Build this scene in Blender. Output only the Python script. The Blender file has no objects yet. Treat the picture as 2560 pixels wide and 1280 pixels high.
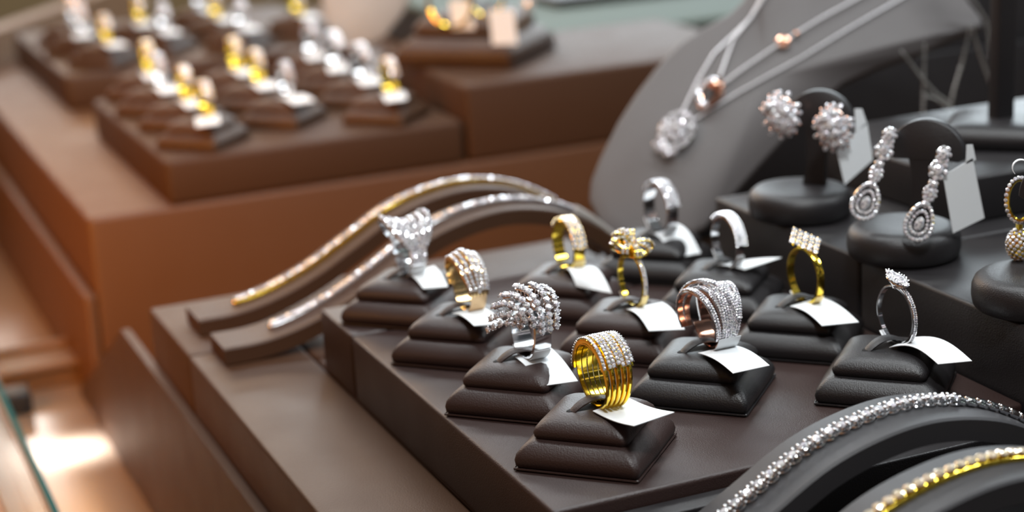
import bpy, bmesh, math, random
from mathutils import Vector, Matrix
from math import sin, cos, pi, radians
random.seed(7)
S = 0.01                      # everything below is written in centimetres
COL = bpy.context.scene.collection
SC = bpy.context.scene

# ------------------------------------------------------------------ camera
CAM = Vector((-18.925, -43.801, 21.635))
R0 = Vector((0.91691387, -0.39558724, -0.05272272))
R1 = Vector((-0.15680868, -0.23563263, -0.95910808))
R2 = Vector((0.36698772, 0.88768688, -0.27808634))
cd = bpy.data.cameras.new('camera')
cam = bpy.data.objects.new('camera', cd)
COL.objects.link(cam)
m = Matrix((( R0[0], -R1[0], -R2[0]), (R0[1], -R1[1], -R2[1]), (R0[2], -R1[2], -R2[2]))).to_4x4()
m.translation = CAM * S
cam.matrix_world = m
cd.sensor_width = 36
cd.lens = 36 * 4446.6 / 2560
cd.clip_start = 0.02
cd.clip_end = 50
cd.dof.use_dof = True
cd.dof.focus_distance = 0.565
cd.dof.aperture_fstop = 7.3
cd.dof.aperture_blades = 9
SC.camera = cam

# ------------------------------------------------------------------ view
SC.view_settings.view_transform = 'Standard'
SC.view_settings.look = 'None'
SC.view_settings.exposure = 0.0
SC.view_settings.gamma = 1
SC.cycles.use_denoising = True
SC.cycles.sample_clamp_indirect = 6
SC.cycles.sample_clamp_direct = 0

# ------------------------------------------------------------------ world: dim shop ambience; warm side and lamp-like spots added for reflections
w = bpy.data.worlds.new('world'); SC.world = w; w.use_nodes = True
nt = w.node_tree; nt.nodes.clear()
def N(nt, t, **kw):
    n = nt.nodes.new(t)
    for k, v in kw.items():
        if k in n.inputs.keys(): n.inputs[k].default_value = v
        else: setattr(n, k, v)
    return n
L = nt.links.new
tc = N(nt, 'ShaderNodeTexCoord')
sep = N(nt, 'ShaderNodeSeparateXYZ'); L(tc.outputs['Generated'], sep.inputs[0])
ramp = N(nt, 'ShaderNodeValToRGB')
mr = N(nt, 'ShaderNodeMapRange'); mr.inputs['From Min'].default_value = -1; mr.inputs['From Max'].default_value = 1
L(sep.outputs['X'], mr.inputs['Value']); L(mr.outputs[0], ramp.inputs[0])
ramp.color_ramp.elements[0].position = 0.1; ramp.color_ramp.elements[0].color = (0.42, 0.16, 0.035, 1)
ramp.color_ramp.elements[1].position = 0.62; ramp.color_ramp.elements[1].color = (0.055, 0.06, 0.066, 1)
vor = N(nt, 'ShaderNodeTexVoronoi'); vor.inputs['Scale'].default_value = 7.0
L(tc.outputs['Generated'], vor.inputs['Vector'])
sp = N(nt, 'ShaderNodeValToRGB')
sp.color_ramp.elements[0].position = 0.16; sp.color_ramp.elements[0].color = (1, 1, 1, 1)
sp.color_ramp.elements[1].position = 0.22; sp.color_ramp.elements[1].color = (0, 0, 0, 1)
L(vor.outputs['Distance'], sp.inputs[0])
hue = N(nt, 'ShaderNodeMixRGB'); hue.inputs[0].default_value = 0.22
hue.inputs[1].default_value = (1, 1, 1, 1); L(vor.outputs['Color'], hue.inputs[2])
mul = N(nt, 'ShaderNodeVectorMath', operation='MULTIPLY'); L(sp.outputs[0], mul.inputs[0]); L(hue.outputs[0], mul.inputs[1])
up = N(nt, 'ShaderNodeMapRange'); up.inputs['From Min'].default_value = -0.3; up.inputs['From Max'].default_value = 0.3
up.inputs['To Max'].default_value = 4.8
L(sep.outputs['Z'], up.inputs['Value'])
sc_ = N(nt, 'ShaderNodeVectorMath', operation='SCALE'); L(mul.outputs[0], sc_.inputs[0]); L(up.outputs[0], sc_.inputs['Scale'])
add = N(nt, 'ShaderNodeVectorMath', operation='ADD'); L(sc_.outputs[0], add.inputs[0]); L(ramp.outputs[0], add.inputs[1])
bg = N(nt, 'ShaderNodeBackground'); L(add.outputs[0], bg.inputs['Color']); bg.inputs['Strength'].default_value = 0.45
wo = N(nt, 'ShaderNodeOutputWorld'); L(bg.outputs[0], wo.inputs['Surface'])

# ------------------------------------------------------------------ lights: showcase LEDs, plus unseen panels and fills added for sheen and warm tint
def area(name, loc, target, sx, sy, power, color):
    d = bpy.data.lights.new(name, 'AREA'); d.shape = 'RECTANGLE'; d.size = sx * S; d.size_y = sy * S
    d.energy = power; d.color = color
    o = bpy.data.objects.new(name, d); COL.objects.link(o)
    o.location = Vector(loc) * S
    o.rotation_euler = (Vector(target) - Vector(loc)).to_track_quat('-Z', 'Y').to_euler()
    return o
area('sheen_panel_back', (102, 146, 50), (14, 12, 0), 110, 40, 16.0, (0.84, 0.94, 1.0))  # large unseen panel added for sheen on the leather tops
area('amber_fill_back', (-2, 182, 62), (4, 50, 0), 84, 24, 4.3, (1.0, 0.56, 0.24))  # unseen amber panel added to warm the left and far tops
area('led_strip_top', (16, 16, 60), (9, 9, 0), 70, 9, 3.8, (0.93, 0.98, 1.0))
area('spot_right', (62, -6, 48), (12, 8, 2), 14, 8, 1.5, (0.9, 0.96, 1.0))
area('fill_front', (0, -26, 66), (8, 8, 2), 9, 7, 3.6, (0.96, 0.99, 1.0))  # unseen front fill added to whiten the tags
wl = area('warm_fill_left', (-52, 16, 26), (-10, 58, -7), 30, 36, 1.5, (1.0, 0.40, 0.07)); wl.data.spread = radians(68)  # unseen warm source added in place of the orange haze
fl_ = area('floor_band_fill', (-7.3, 48.6, -11.9), (-7.3, 48.6, -14), 3.6, 2.6, 0.085, (0.78, 0.90, 1.0)); fl_.data.spread = radians(110)  # low unseen light added to make the bright band on the floor
area('fill_far', (12, 74, 46), (10, 70, 0), 60, 8, 2.6, (0.97, 0.99, 1.0))  # unseen overhead fill added to brighten the far tags
area('case_floor_strip', (10, 172, 30), (-6, 50, -14), 90, 5, 2.6, (0.9, 0.97, 1.0))

# ------------------------------------------------------------------ materials
def principled(name, color, rough=0.5, metal=0.0, spec=0.5, coat=0.0):
    mt = bpy.data.materials.new(name); mt.use_nodes = True
    b = mt.node_tree.nodes['Principled BSDF']
    b.inputs['Base Color'].default_value = (*color, 1)
    b.inputs['Roughness'].default_value = rough
    b.inputs['Metallic'].default_value = metal
    b.inputs['Specular IOR Level'].default_value = spec
    b.inputs['Coat Weight'].default_value = coat
    return mt, mt.node_tree, b
def leather(name, color, rough=0.5, bump=0.35, spec=0.5, scale=2100):
    mt, t, b = principled(name, color, rough, 0, spec)
    tc = N(t, 'ShaderNodeTexCoord')
    v = N(t, 'ShaderNodeTexVoronoi'); v.inputs['Scale'].default_value = scale
    n = N(t, 'ShaderNodeTexNoise'); n.inputs['Scale'].default_value = scale * 0.6; n.inputs['Detail'].default_value = 3
    n2 = N(t, 'ShaderNodeTexNoise'); n2.inputs['Scale'].default_value = 45; n2.inputs['Detail'].default_value = 2
    for q in (v, n, n2): t.links.new(tc.outputs['Object'], q.inputs['Vector'])
    a = N(t, 'ShaderNodeMath', operation='ADD'); t.links.new(v.outputs['Distance'], a.inputs[0]); t.links.new(n.outputs['Fac'], a.inputs[1])
    bm_ = N(t, 'ShaderNodeBump'); bm_.inputs['Strength'].default_value = bump; bm_.inputs['Distance'].default_value = 0.00016
    t.links.new(a.outputs[0], bm_.inputs['Height']); t.links.new(bm_.outputs[0], b.inputs['Normal'])
    mp = N(t, 'ShaderNodeMapRange'); mp.inputs['To Min'].default_value = rough - 0.05; mp.inputs['To Max'].default_value = rough + 0.08
    t.links.new(n2.outputs['Fac'], mp.inputs['Value']); t.links.new(mp.outputs[0], b.inputs['Roughness'])
    return mt
BLACK = leather('black_leatherette', (0.011, 0.0095, 0.0105), 0.44)
DARK_VEIL = leather('warm_veil_dark_leatherette', (0.026, 0.0125, 0.0105), 0.45)  # same dark leather, with the warm light leak painted into its colour
BROWN_VEIL = leather('warm_veil_brown_leatherette', (0.050, 0.022, 0.0095), 0.52, spec=0.38)  # left-side orange haze put into the leather's base colour
TAN_VEIL = leather('warm_veil_tan_leatherette', (0.088, 0.034, 0.0095), 0.52)  # strongest orange veil, painted into the far pieces' base colour
UMBER_VEIL = leather('warm_veil_umber_leatherette', (0.050, 0.021, 0.008), 0.62, spec=0.3)  # copy for the far risers, warm veil painted into the colour
GREY = leather('grey_leatherette', (0.032, 0.031, 0.034), 0.47, 0.12)
BUST = leather('soft_grey_bust_leatherette', (0.088, 0.080, 0.080), 0.55, 0.1)
def metal(name, color, rough):
    mt, t, b = principled(name, color, rough, 1.0)
    return mt
GOLD = metal('yellow_gold', (1.0, 0.72, 0.09), 0.14)
PGOLD = metal('pale_gold', (1.0, 0.72, 0.36), 0.16)
ROSE = metal('rose_gold', (0.95, 0.55, 0.40), 0.15)
SILVER = metal('white_gold', (0.88, 0.89, 0.91), 0.12)
CHAINM = principled('bright_chain_silver', (0.80, 0.80, 0.82), 0.35, 0.45)[0]
STEEL = metal('dull_steel', (0.5, 0.5, 0.48), 0.35)
def gem_mat(name, tint, sat):
    mt, t, b = principled(name, (0.9, 0.9, 0.93), 0.05, 0.36, 1.0)
    tc = N(t, 'ShaderNodeTexCoord'); v = N(t, 'ShaderNodeTexVoronoi'); v.inputs['Scale'].default_value = 2300
    t.links.new(tc.outputs['Object'], v.inputs['Vector'])
    mx = N(t, 'ShaderNodeMixRGB'); mx.inputs[0].default_value = sat; mx.inputs[1].default_value = (*tint, 1)
    t.links.new(v.outputs['Color'], mx.inputs[2])
    sx = N(t, 'ShaderNodeSeparateColor'); t.links.new(v.outputs['Color'], sx.inputs[0])
    cr = N(t, 'ShaderNodeValToRGB'); cr.color_ramp.elements[0].position = 0.12; cr.color_ramp.elements[0].color = (0.34, 0.34, 0.37, 1)  # facet glints painted in: light and dark cells in the base colour
    cr.color_ramp.elements[1].position = 0.55; cr.color_ramp.elements[1].color = (1, 1, 1, 1)
    t.links.new(sx.outputs[0], cr.inputs[0])
    m2 = N(t, 'ShaderNodeMixRGB', blend_type='MULTIPLY'); m2.inputs[0].default_value = 1.0
    t.links.new(mx.outputs[0], m2.inputs[1]); t.links.new(cr.outputs[0], m2.inputs[2]); t.links.new(m2.outputs[0], b.inputs['Base Color'])
    return mt
DIAMOND = gem_mat('diamond', (0.93, 0.94, 0.98), 0.12)
CHAMP = gem_mat('champagne_diamond', (1.0, 0.86, 0.62), 0.12)
PAPER, t_, b_ = principled('white_paper', (0.74, 0.77, 0.79), 0.55)
nz = N(t_, 'ShaderNodeTexNoise'); nz.inputs['Scale'].default_value = 400
bp = N(t_, 'ShaderNodeBump'); bp.inputs['Strength'].default_value = 0.1; bp.inputs['Distance'].default_value = 0.0001
t_.links.new(nz.outputs[0], bp.inputs['Height']); t_.links.new(bp.outputs[0], b_.inputs['Normal'])
GPAPER = principled('gold_paper', (0.85, 0.66, 0.28), 0.3, 0.5)[0]
PPAPER = principled('peach_paper', (0.85, 0.60, 0.34), 0.35, 0.35)[0]
SLOT = principled('slot_black', (0.004, 0.003, 0.003), 0.9)[0]
# brushed, mirror-like floor of the showcase
FLOOR, t_, b_ = principled('polished_case_floor', (0.34, 0.23, 0.16), 0.2, 0.35)
tc_ = N(t_, 'ShaderNodeTexCoord'); mp_ = N(t_, 'ShaderNodeMapping'); mp_.inputs['Scale'].default_value = (420, 90, 90)
nz = N(t_, 'ShaderNodeTexNoise'); nz.inputs['Scale'].default_value = 1.0; nz.inputs['Detail'].default_value = 4
t_.links.new(tc_.outputs['Object'], mp_.inputs[0]); t_.links.new(mp_.outputs[0], nz.inputs['Vector'])
bp = N(t_, 'ShaderNodeBump'); bp.inputs['Strength'].default_value = 0.25; bp.inputs['Distance'].default_value = 0.00015
t_.links.new(nz.outputs[0], bp.inputs['Height']); t_.links.new(bp.outputs[0], b_.inputs['Normal'])
WOOD, t_, b_ = principled('amber_wood', (0.30, 0.12, 0.03), 0.3, 0, 0.6)
nz = N(t_, 'ShaderNodeTexNoise'); nz.inputs['Scale'].default_value = 30; nz.inputs['Detail'].default_value = 6
mx = N(t_, 'ShaderNodeMixRGB'); mx.inputs[1].default_value = (0.10, 0.035, 0.012, 1); mx.inputs[2].default_value = (0.42, 0.17, 0.04, 1)
t_.links.new(nz.outputs[0], mx.inputs[0]); t_.links.new(mx.outputs[0], b_.inputs['Base Color'])
OLIVE = principled('olive_shop_wall', (0.23, 0.19, 0.10), 0.7)[0]
BEAM = principled('tan_trim', (0.16, 0.085, 0.04), 0.5)[0]
PALE = principled('pale_green_laminate', (0.13, 0.17, 0.155), 0.75, 0, 0.15)[0]
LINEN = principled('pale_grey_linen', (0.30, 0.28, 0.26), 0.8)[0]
TEAL = principled('teal_glass_edge', (0.004, 0.075, 0.085), 0.7, 0, 0.1)[0]
GLASS, t_, b_ = principled('clear_glass', (0.9, 0.97, 0.95), 0.02)
b_.inputs['Transmission Weight'].default_value = 1.0; b_.inputs['IOR'].default_value = 1.2

# ------------------------------------------------------------------ mesh helpers
def obj(name, bm, mat, parent=None, smooth=True, angle=40, mats=None):
    me = bpy.data.meshes.new(name)
    for v in bm.verts: v.co *= S
    bmesh.ops.recalc_face_normals(bm, faces=bm.faces)
    if smooth:
        for f in bm.faces: f.smooth = True
        a = radians(angle)
        for e in bm.edges:
            if len(e.link_faces) == 2 and e.calc_face_angle(0) > a: e.smooth = False
    bm.to_mesh(me); bm.free()
    for q in (mats or [mat]): me.materials.append(q)
    o = bpy.data.objects.new(name, me); COL.objects.link(o)
    if parent: o.parent = parent
    return o
def thing(name, label, cat, loc=(0, 0, 0), rz=0, group=None):
    o = bpy.data.objects.new(name, None); COL.objects.link(o)
    o.empty_display_size = 0.01
    o.location = Vector(loc) * S; o.rotation_euler = (0, 0, rz)
    o['label'] = label; o['category'] = cat
    if group: o['group'] = group
    return o
def tag(o, label, cat, group=None, loc=None, rz=None):
    o['label'] = label; o['category'] = cat
    if group: o['group'] = group
    if loc is not None: o.location = Vector(loc) * S
    if rz is not None: o.rotation_euler = (0, 0, rz)
    return o
def struct(name, bm, mat, **k):
    o = obj(name, bm, mat, **k); o['kind'] = 'structure'; return o
def dup(root, loc=None, rz=None, label=None, group=None, scale=None):
    r = root.copy(); COL.objects.link(r)
    if loc is not None: r.location = Vector(loc) * S
    if rz is not None: r.rotation_euler = (0, 0, rz)
    if scale: r.scale = (scale, scale, scale)
    if label: r['label'] = label
    if group: r['group'] = group
    for ch in list(root.children):
        c = ch.copy(); COL.objects.link(c); c.parent = r
        for g in list(ch.children):
            d = g.copy(); COL.objects.link(d); d.parent = c
    return r
def box(bm, x0, x1, y0, y1, z0, z1, bev=0.0, seg=3):
    vs = [bm.verts.new((x, y, z)) for x in (x0, x1) for y in (y0, y1) for z in (z0, z1)]
    idx = ((0, 1, 3, 2), (4, 6, 7, 5), (0, 4, 5, 1), (2, 3, 7, 6), (0, 2, 6, 4), (1, 5, 7, 3))
    fs = [bm.faces.new([vs[i] for i in f]) for f in idx]
    if bev:
        es = list({e for f in fs for e in f.edges})
        bmesh.ops.bevel(bm, geom=es, offset=bev, segments=seg, affect='EDGES', profile=0.5)
def loft(bm, loops, close_ends=True, closed=True):
    rows = [[bm.verts.new(p) for p in lp] for lp in loops]
    n = len(rows[0])
    for a, b in zip(rows, rows[1:]):
        for i in range(n if closed else n - 1):
            j = (i + 1) % n
            bm.faces.new((a[i], a[j], b[j], b[i]))
    if close_ends:
        bm.faces.new(rows[0][::-1]); bm.faces.new(rows[-1])
    return rows
def rsq(h, z, r, seg=5, bulge=0.0, rot=pi / 4):
    """rounded square loop of half side h, corner radius r, turned by rot"""
    pts = []
    for k in range(4):
        a0 = k * pi / 2
        c = Vector((h - r, h - r)); 
        for s in range(seg + 1):
            a = s / seg * pi / 2
            p = Vector((c.x + r * cos(a), c.y + r * sin(a)))
            q = Vector((p.x * cos(a0) - p.y * sin(a0), p.x * sin(a0) + p.y * cos(a0)))
            pts.append(q)
        # points along the side to the next corner
        s0 = Vector((h - r, h)); s1 = Vector((-(h - r), h))
        for s in range(1, 5):
            t = s / 5; p = s0.lerp(s1, t); p.y += bulge * sin(pi * t)
            pts.append(Vector((p.x * cos(a0) - p.y * sin(a0), p.x * sin(a0) + p.y * cos(a0))))
    return [(p.x * cos(rot) - p.y * sin(rot), p.x * sin(rot) + p.y * cos(rot), z) for p in pts]
def tube(bm, pts, rad, seg=8, closed=False, flat=1.0, caps=True):
    pts = [Vector(p) for p in pts]; n = len(pts); loops = []
    prev = None
    for i, p in enumerate(pts):
        if closed: t = (pts[(i + 1) % n] - pts[i - 1]).normalized()
        else: t = (pts[min(i + 1, n - 1)] - pts[max(i - 1, 0)]).normalized()
        if prev is None:
            u = t.orthogonal().normalized()
        else:
            u = (prev - t * prev.dot(t)).normalized()
        prev = u; v = t.cross(u)
        r = rad(i / max(1, n - 1)) if callable(rad) else rad
        loops.append([p + u * (r * cos(a)) + v * (r * flat * sin(a)) for a in [2 * pi * k / seg for k in range(seg)]])
    if closed: loops.append(loops[0])
    if closed:
        rows = [[bm.verts.new(q) for q in lp] for lp in loops[:-1]]
        for i in range(n):
            a, b = rows[i], rows[(i + 1) % n]
            for k in range(seg):
                j = (k + 1) % seg; bm.faces.new((a[k], a[j], b[j], b[k]))
    else: loft(bm, loops, caps)
def ball(bm, c, r, sub=1):
    g = bmesh.ops.create_icosphere(bm, subdivisions=sub, radius=r)
    for v in g['verts']: v.co += Vector(c)
def gem(bm, p, n, r, spin=None, flat=1.0, deep=False, ax=None, stretch=1.0):
    """round brilliant: table, crown facets, girdle, short pavilion"""
    n = Vector(n).normalized(); p = Vector(p)
    n = (n + Vector((random.uniform(-.13, .13), random.uniform(-.13, .13), random.uniform(-.13, .13)))).normalized()
    u = (Vector(ax) - n * n.dot(Vector(ax))).normalized() if ax is not None else n.orthogonal().normalized()
    v = n.cross(u); s0 = random.uniform(0, pi) if spin is None else spin
    K = 8
    def P(rr, a, h):
        if ax is not None: return p + u * (rr * cos(a) * stretch) + v * (rr * sin(a)) + n * h
        return p + u * (rr * cos(a + s0)) + v * (rr * sin(a + s0)) + n * h
    T = [bm.verts.new(P(r * .52, 2 * pi * k / K, r * .42 * flat)) for k in range(K)]
    M_ = [bm.verts.new(P(r * .80, 2 * pi * (k + .5) / K, r * .25 * flat)) for k in range(K)]
    G = [bm.verts.new(P(r, 2 * pi * k / K, 0)) for k in range(K)]
    B = bm.verts.new(p - n * r * (0.75 if deep else 0.45))
    bm.faces.new(T)
    for k in range(K):
        j = (k + 1) % K
        bm.faces.new((T[k], M_[k], T[j]))
        bm.faces.new((T[k], G[k], M_[k])); bm.faces.new((T[j], M_[k], G[j])); bm.faces.new((M_[k], G[k], G[j]))
        bm.faces.new((G[k], B, G[j]))
def facet(name, bm, mat, parent):
    return obj(name, bm, mat, parent, smooth=False)
def lerp(tab, x):
    if x <= tab[0][0]: return tab[0][1]
    for (a, b), (c, d) in zip(tab, tab[1:]):
        if x <= c:
            t = (x - a) / (c - a); t = t
            return b + (d - b) * t
    return tab[-1][1]
def spline(tab, x):
    """smooth (Catmull-Rom) interpolation of a table"""
    n = len(tab)
    if x <= tab[0][0]: return tab[0][1]
    if x >= tab[-1][0]: return tab[-1][1]
    for i in range(n - 1):
        if x <= tab[i + 1][0]:
            p0 = tab[max(i - 1, 0)]; p1 = tab[i]; p2 = tab[i + 1]; p3 = tab[min(i + 2, n - 1)]
            t = (x - p1[0]) / (p2[0] - p1[0]); h = p2[0] - p1[0]
            m1 = (p2[1] - p0[1]) / (p2[0] - p0[0]) * h; m2 = (p3[1] - p1[1]) / (p3[0] - p1[0]) * h
            return (2*t**3-3*t**2+1)*p1[1] + (t**3-2*t**2+t)*m1 + (-2*t**3+3*t**2)*p2[1] + (t**3-t**2)*m2

# ------------------------------------------------------------------ the showcase: floor, walls, trims
bm = bmesh.new(); box(bm, -90, 160, -70, 190, -15, -14); struct('floor', bm, FLOOR, smooth=False)
bm = bmesh.new(); box(bm, -90, 160, 190, 192, -15, 20); struct('wall_back', bm, OLIVE, smooth=False)
bm = bmesh.new()
box(bm, -9.0, -3.0, 59.6, 63.4, -14, -12.75, .08); box(bm, -9.4, -3.2, 59.2, 59.9, -12.9, -12.45, .15); box(bm, -9.4, -2.9, 63.2, 63.9, -12.9, -12.35, .15)
struct('trim_1', bm, BEAM)
bm = bmesh.new()
loft(bm, [[(-30, 70, -13.9), (-30, 74, -13.9), (-30, 74, .2), (-30, 70, .2)], [(16, 136, -13.9), (16, 140, -13.9), (16, 140, .2), (16, 136, .2)]])
struct('trim_2', bm, BEAM, smooth=False)
bm = bmesh.new()
loft(bm, [[(-60, 66, -14), (-60, 72, -14), (-60, 72, -13.6), (-60, 66, -13.6)], [(-10.9, 66, -14), (-10.9, 72, -14), (-10.9, 72, -13.6), (-10.9, 66, -13.6)]])
struct('trim_3', bm, WOOD, smooth=False)
# low pane at the customer side, teal polished rim
g = thing('glass_pane', 'low clear glass pane with teal polished edge at bottom left of the case', 'glass pane', (-10.32, 0, -14))
bm = bmesh.new(); box(bm, -.14, .14, 0, 64, 0, 3.85); obj('sheet', bm, GLASS, g, smooth=False)
bm = bmesh.new(); box(bm, -.15, .15, 0, 64, 3.85, 4.0, .03, 2); o = obj('polished_edge', bm, TEAL, g); o['label'] = 'teal polished edge of the glass'
bm = bmesh.new(); box(bm, -.30, -.17, 0, 64, 3.7, 3.95, .03, 2); o = obj('edge_strip', bm, BEAM, g); o['label'] = 'pale strip along the glass edge'
bm = bmesh.new(); box(bm, -9.6, -8.0, 55.5, 57.2, -14, -12.6, .2)
tag(obj('lock_block', bm, BLACK), 'small dark lock block on the case floor near the glass pane', 'lock')
bm = bmesh.new()
for k, (x, c) in enumerate(((-19, 1), (-16.2, 1), (-13.4, 1))): box(bm, x, x + 1.6, 0, 60, -14, -13 + .4 * k, .3)
struct('trim_4', bm, WOOD)

# ------------------------------------------------------------------ risers
def riser(label, x0, x1, y0, y1, z0, z1, mat, bev=.14):
    bm = bmesh.new(); box(bm, 0, x1 - x0, 0, y1 - y0, 0, z1 - z0, bev, 3)
    o = obj('display_riser', bm, mat)
    return tag(o, label, 'riser', 'leatherette display risers', (x0, y0, z0))
riser('long low warm-tinted riser along the left edge of the near display', -4.55, .02, -22, 27.25, -14, -2.6, BROWN_VEIL)
riser('low warm-tinted riser under the ring risers, seen as a grey patch behind them', .08, 40, .05, 27.25, -14, -2.6, BROWN_VEIL)
riser('low black riser at bottom right under the grey bracelet ramps', .08, 40, -22, -.05, -14, -2.6, BLACK)
riser('low warm-tinted riser under the two curved bracelet ramps', -4.55, 40, 27.35, 35.07, -14, -2.6, BROWN_VEIL)
bm = bmesh.new()
loft(bm, [[(-5, -22, -14), (-5, 58, -14), (-5, 40.7, -5.2), (-5, -22, -5.2)], [(-4.58, -22, -14), (-4.58, 58, -14), (-4.58, 40.7, -5.2), (-4.58, -22, -5.2)]])
tag(obj('side_panel', bm, BROWN_VEIL, smooth=False), 'long warm-tinted side panel below the left edge of the near display', 'panel')
riser('dark ring riser at the front, holding most of the tagged rings', 0, 16.95, 0, 18.55, -2.6, 0, DARK_VEIL)
riser('short dark ring riser behind the seam under the rearmost rings', 0, 16.95, 18.68, 22.6, -2.6, 0, DARK_VEIL)
riser('black higher riser under the two front earring stands', 17, 36, -8, 9.45, -2.6, 2.6, BLACK)
riser('black higher riser under the rear flower earring stand', 17, 36, 9.58, 20.3, -2.6, 2.6, BLACK)
riser('black top riser at right edge carrying the square post base', 22.6, 40, 11, 22, 2.6, 4.45, BLACK)
riser('flat dark plate just in front of the ring riser', .6, 17, -1.0, -.12, -2.6, -.42, BLACK, .08)
# far display
riser('tall black panel behind the necklace bust and earring stands', 26.2, 90, 38, 38.4, -14, 3.6, BLACK)
riser('second taller black panel at the upper right behind the hanging chains', 36.5, 90, 38.9, 39.3, -14, 8.0, BLACK)
riser('far warm-tinted riser, wide and low, behind the bracelet ramps', -4.0, 40, 53.6, 125, -14, -2.6, TAN_VEIL, .3)
riser('far warm-tinted side step left of the far low riser', -4.7, -4.02, 53.6, 125, -14, -7.0, TAN_VEIL, .2)
riser('far ring riser with gold and silver rings, blurred', .65, 18.7, 53.65, 75.6, -2.6, 0, UMBER_VEIL, .3)
riser('farthest ring riser in the upper left corner', .7, 24, 86.6, 112, -2.6, 0, BROWN_VEIL, .3)
riser('far earring riser under the gold hoops', 18.95, 40, 53.65, 68.9, -2.6, 2.05, UMBER_VEIL, .3)
t = thing('counter_shelf', 'pale green topped black far counter along the top behind the hoops', 'counter', (30.6, 71.3, -2.6))
bm = bmesh.new(); box(bm, .2, 58, .3, 44, 0, 3.2, .1); obj('body', bm, BLACK, t)
bm = bmesh.new(); box(bm, 0, 58, 0, 44, 3.25, 3.8, .15); obj('top', bm, PALE, t)
bm = bmesh.new(); box(bm, 8, 50, 12, 17, 3.82, 4.6, .2); obj('dark_rail', bm, BLACK, t)

# ------------------------------------------------------------------ ring stands
STAND_LOWER = [(1.93, .08, .12, 0), (2.0, .17, .16, .02), (2.03, .32, .2, .03), (1.99, .5, .22, .03), (1.86, .68, .24, .02), (1.70, .82, .26, 0), (1.54, .92, .28, -.02)]
STAND_UPPER = [(1.46, .88, .18, -.02), (1.53, .98, .2, 0), (1.56, 1.10, .24, .01), (1.52, 1.23, .3, .01), (1.42, 1.36, .38, 0), (1.27, 1.47, .45, 0), (1.10, 1.54, .5, 0), (.9, 1.575, .5, 0), (.5, 1.585, .4, 0), (.1, 1.585, .08, 0)]
def make_stand(mat, label, loc, group='leatherette ring stands', scale=1.0, strap=True):
    t = thing('ring_stand', label, 'ring stand', loc, 0, group)
    bm = bmesh.new(); loft(bm, [rsq(1.97, 0, .1), rsq(2.0, .03, .1), rsq(2.0, .07, .1), rsq(1.95, .09, .1)])
    obj('base_board', bm, mat, t)
    bm = bmesh.new(); loft(bm, [rsq(h, z, r, bulge=b) for h, z, r, b in STAND_LOWER]); obj('lower_cushion', bm, mat, t, angle=60)
    bm = bmesh.new(); loft(bm, [rsq(h, z, r, bulge=b) for h, z, r, b in STAND_UPPER]); obj('upper_cushion', bm, mat, t, angle=60)
    # piping with little corner knots
    bm = bmesh.new(); tube(bm, [Vector(p) for p in rsq(2.01, .075, .1)], .035, 6, closed=True)
    for k in range(4):
        a = k * pi / 2; ball(bm, (2.8 * cos(a), 2.8 * sin(a), .07), .055)
    obj('piping', bm, mat, t)
    if strap:
        bm = bmesh.new()      # slot
        lp = [(.98 * cos(a), .24 * sin(a), 1.588) for a in [2 * pi * k / 20 for k in range(20)]]
        loft(bm, [[(x, y, 1.56) for x, y, z in lp], lp]); obj('slot', bm, SLOT, t)
        bm = bmesh.new()      # tongue of leather arching through the ring
        loops = []
        for i in range(17):
            u = i / 16; x = -.86 + 1.66 * u; z = 1.50 + .36 * sin(pi * u) ** .8; hw = .16 + .07 * sin(pi * u)
            yy = -.05 + .1 * u
            loops.append([(x, yy - hw, z - .03), (x, yy - hw, z + .02), (x, yy - hw * .5, z + .06), (x, yy + hw * .5, z + .06), (x, yy + hw, z + .02), (x, yy + hw, z - .03)])
        loft(bm, loops); obj('strap', bm, mat, t)
    return t

# ------------------------------------------------------------------ tags
def make_tag(quad, loc, label, group, loopmat=None, looppos=None, arch=.12, back=None, looprz=0):
    t = thing('price_tag', label, 'price tag', loc, 0, group)
    a, b, c, d = [Vector(q) for q in quad]      # a-b stays at the ring, d-c is the free edge
    bm = bmesh.new(); n = 12; m_ = 6; top = []; bot = []
    for i in range(n + 1):
        u = i / n; lift = Vector((0, 0, arch * sin(pi * u)))
        l = a.lerp(d, u) + lift; r = b.lerp(c, u) + lift
        top.append([bm.verts.new(l.lerp(r, j / m_)) for j in range(m_ + 1)])
        bot.append([bm.verts.new(l.lerp(r, j / m_) - Vector((0, 0, .022))) for j in range(m_ + 1)])
    for i in range(n):
        for j in range(m_):
            bm.faces.new((top[i][j], top[i][j+1], top[i+1][j+1], top[i+1][j]))
            bm.faces.new((bot[i][j], bot[i+1][j], bot[i+1][j+1], bot[i][j+1]))
        bm.faces.new((top[i][0], top[i+1][0], bot[i+1][0], bot[i][0])); bm.faces.new((top[i][m_], bot[i][m_], bot[i+1][m_], top[i+1][m_]))
    for j in range(m_):
        bm.faces.new((top[0][j], bot[0][j], bot[0][j+1], top[0][j+1])); bm.faces.new((top[n][j], top[n][j+1], bot[n][j+1], bot[n][j]))
    obj('card', bm, PAPER, t)
    if looppos:
        for (lx, ly, lz, w_, r_, a0, a1, tw, mt) in looppos:
            bm = bmesh.new(); loops = []
            for i in range(13):
                th = radians(a0 + (a1 - a0) * i / 12)
                def P(x, rr): return Matrix.Rotation(tw, 3, 'Z') @ Vector((x, -rr * sin(th), rr * cos(th))) + Vector((lx, ly, lz))
                loops.append([P(-w_, r_), P(w_, r_), P(w_, r_ + .02), P(-w_, r_ + .02)])
            loft(bm, loops); o = obj('loop', bm, mt, t)
            if mt is not PAPER: o['label'] = 'paper loop with a golden sheen'
    return t

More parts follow.
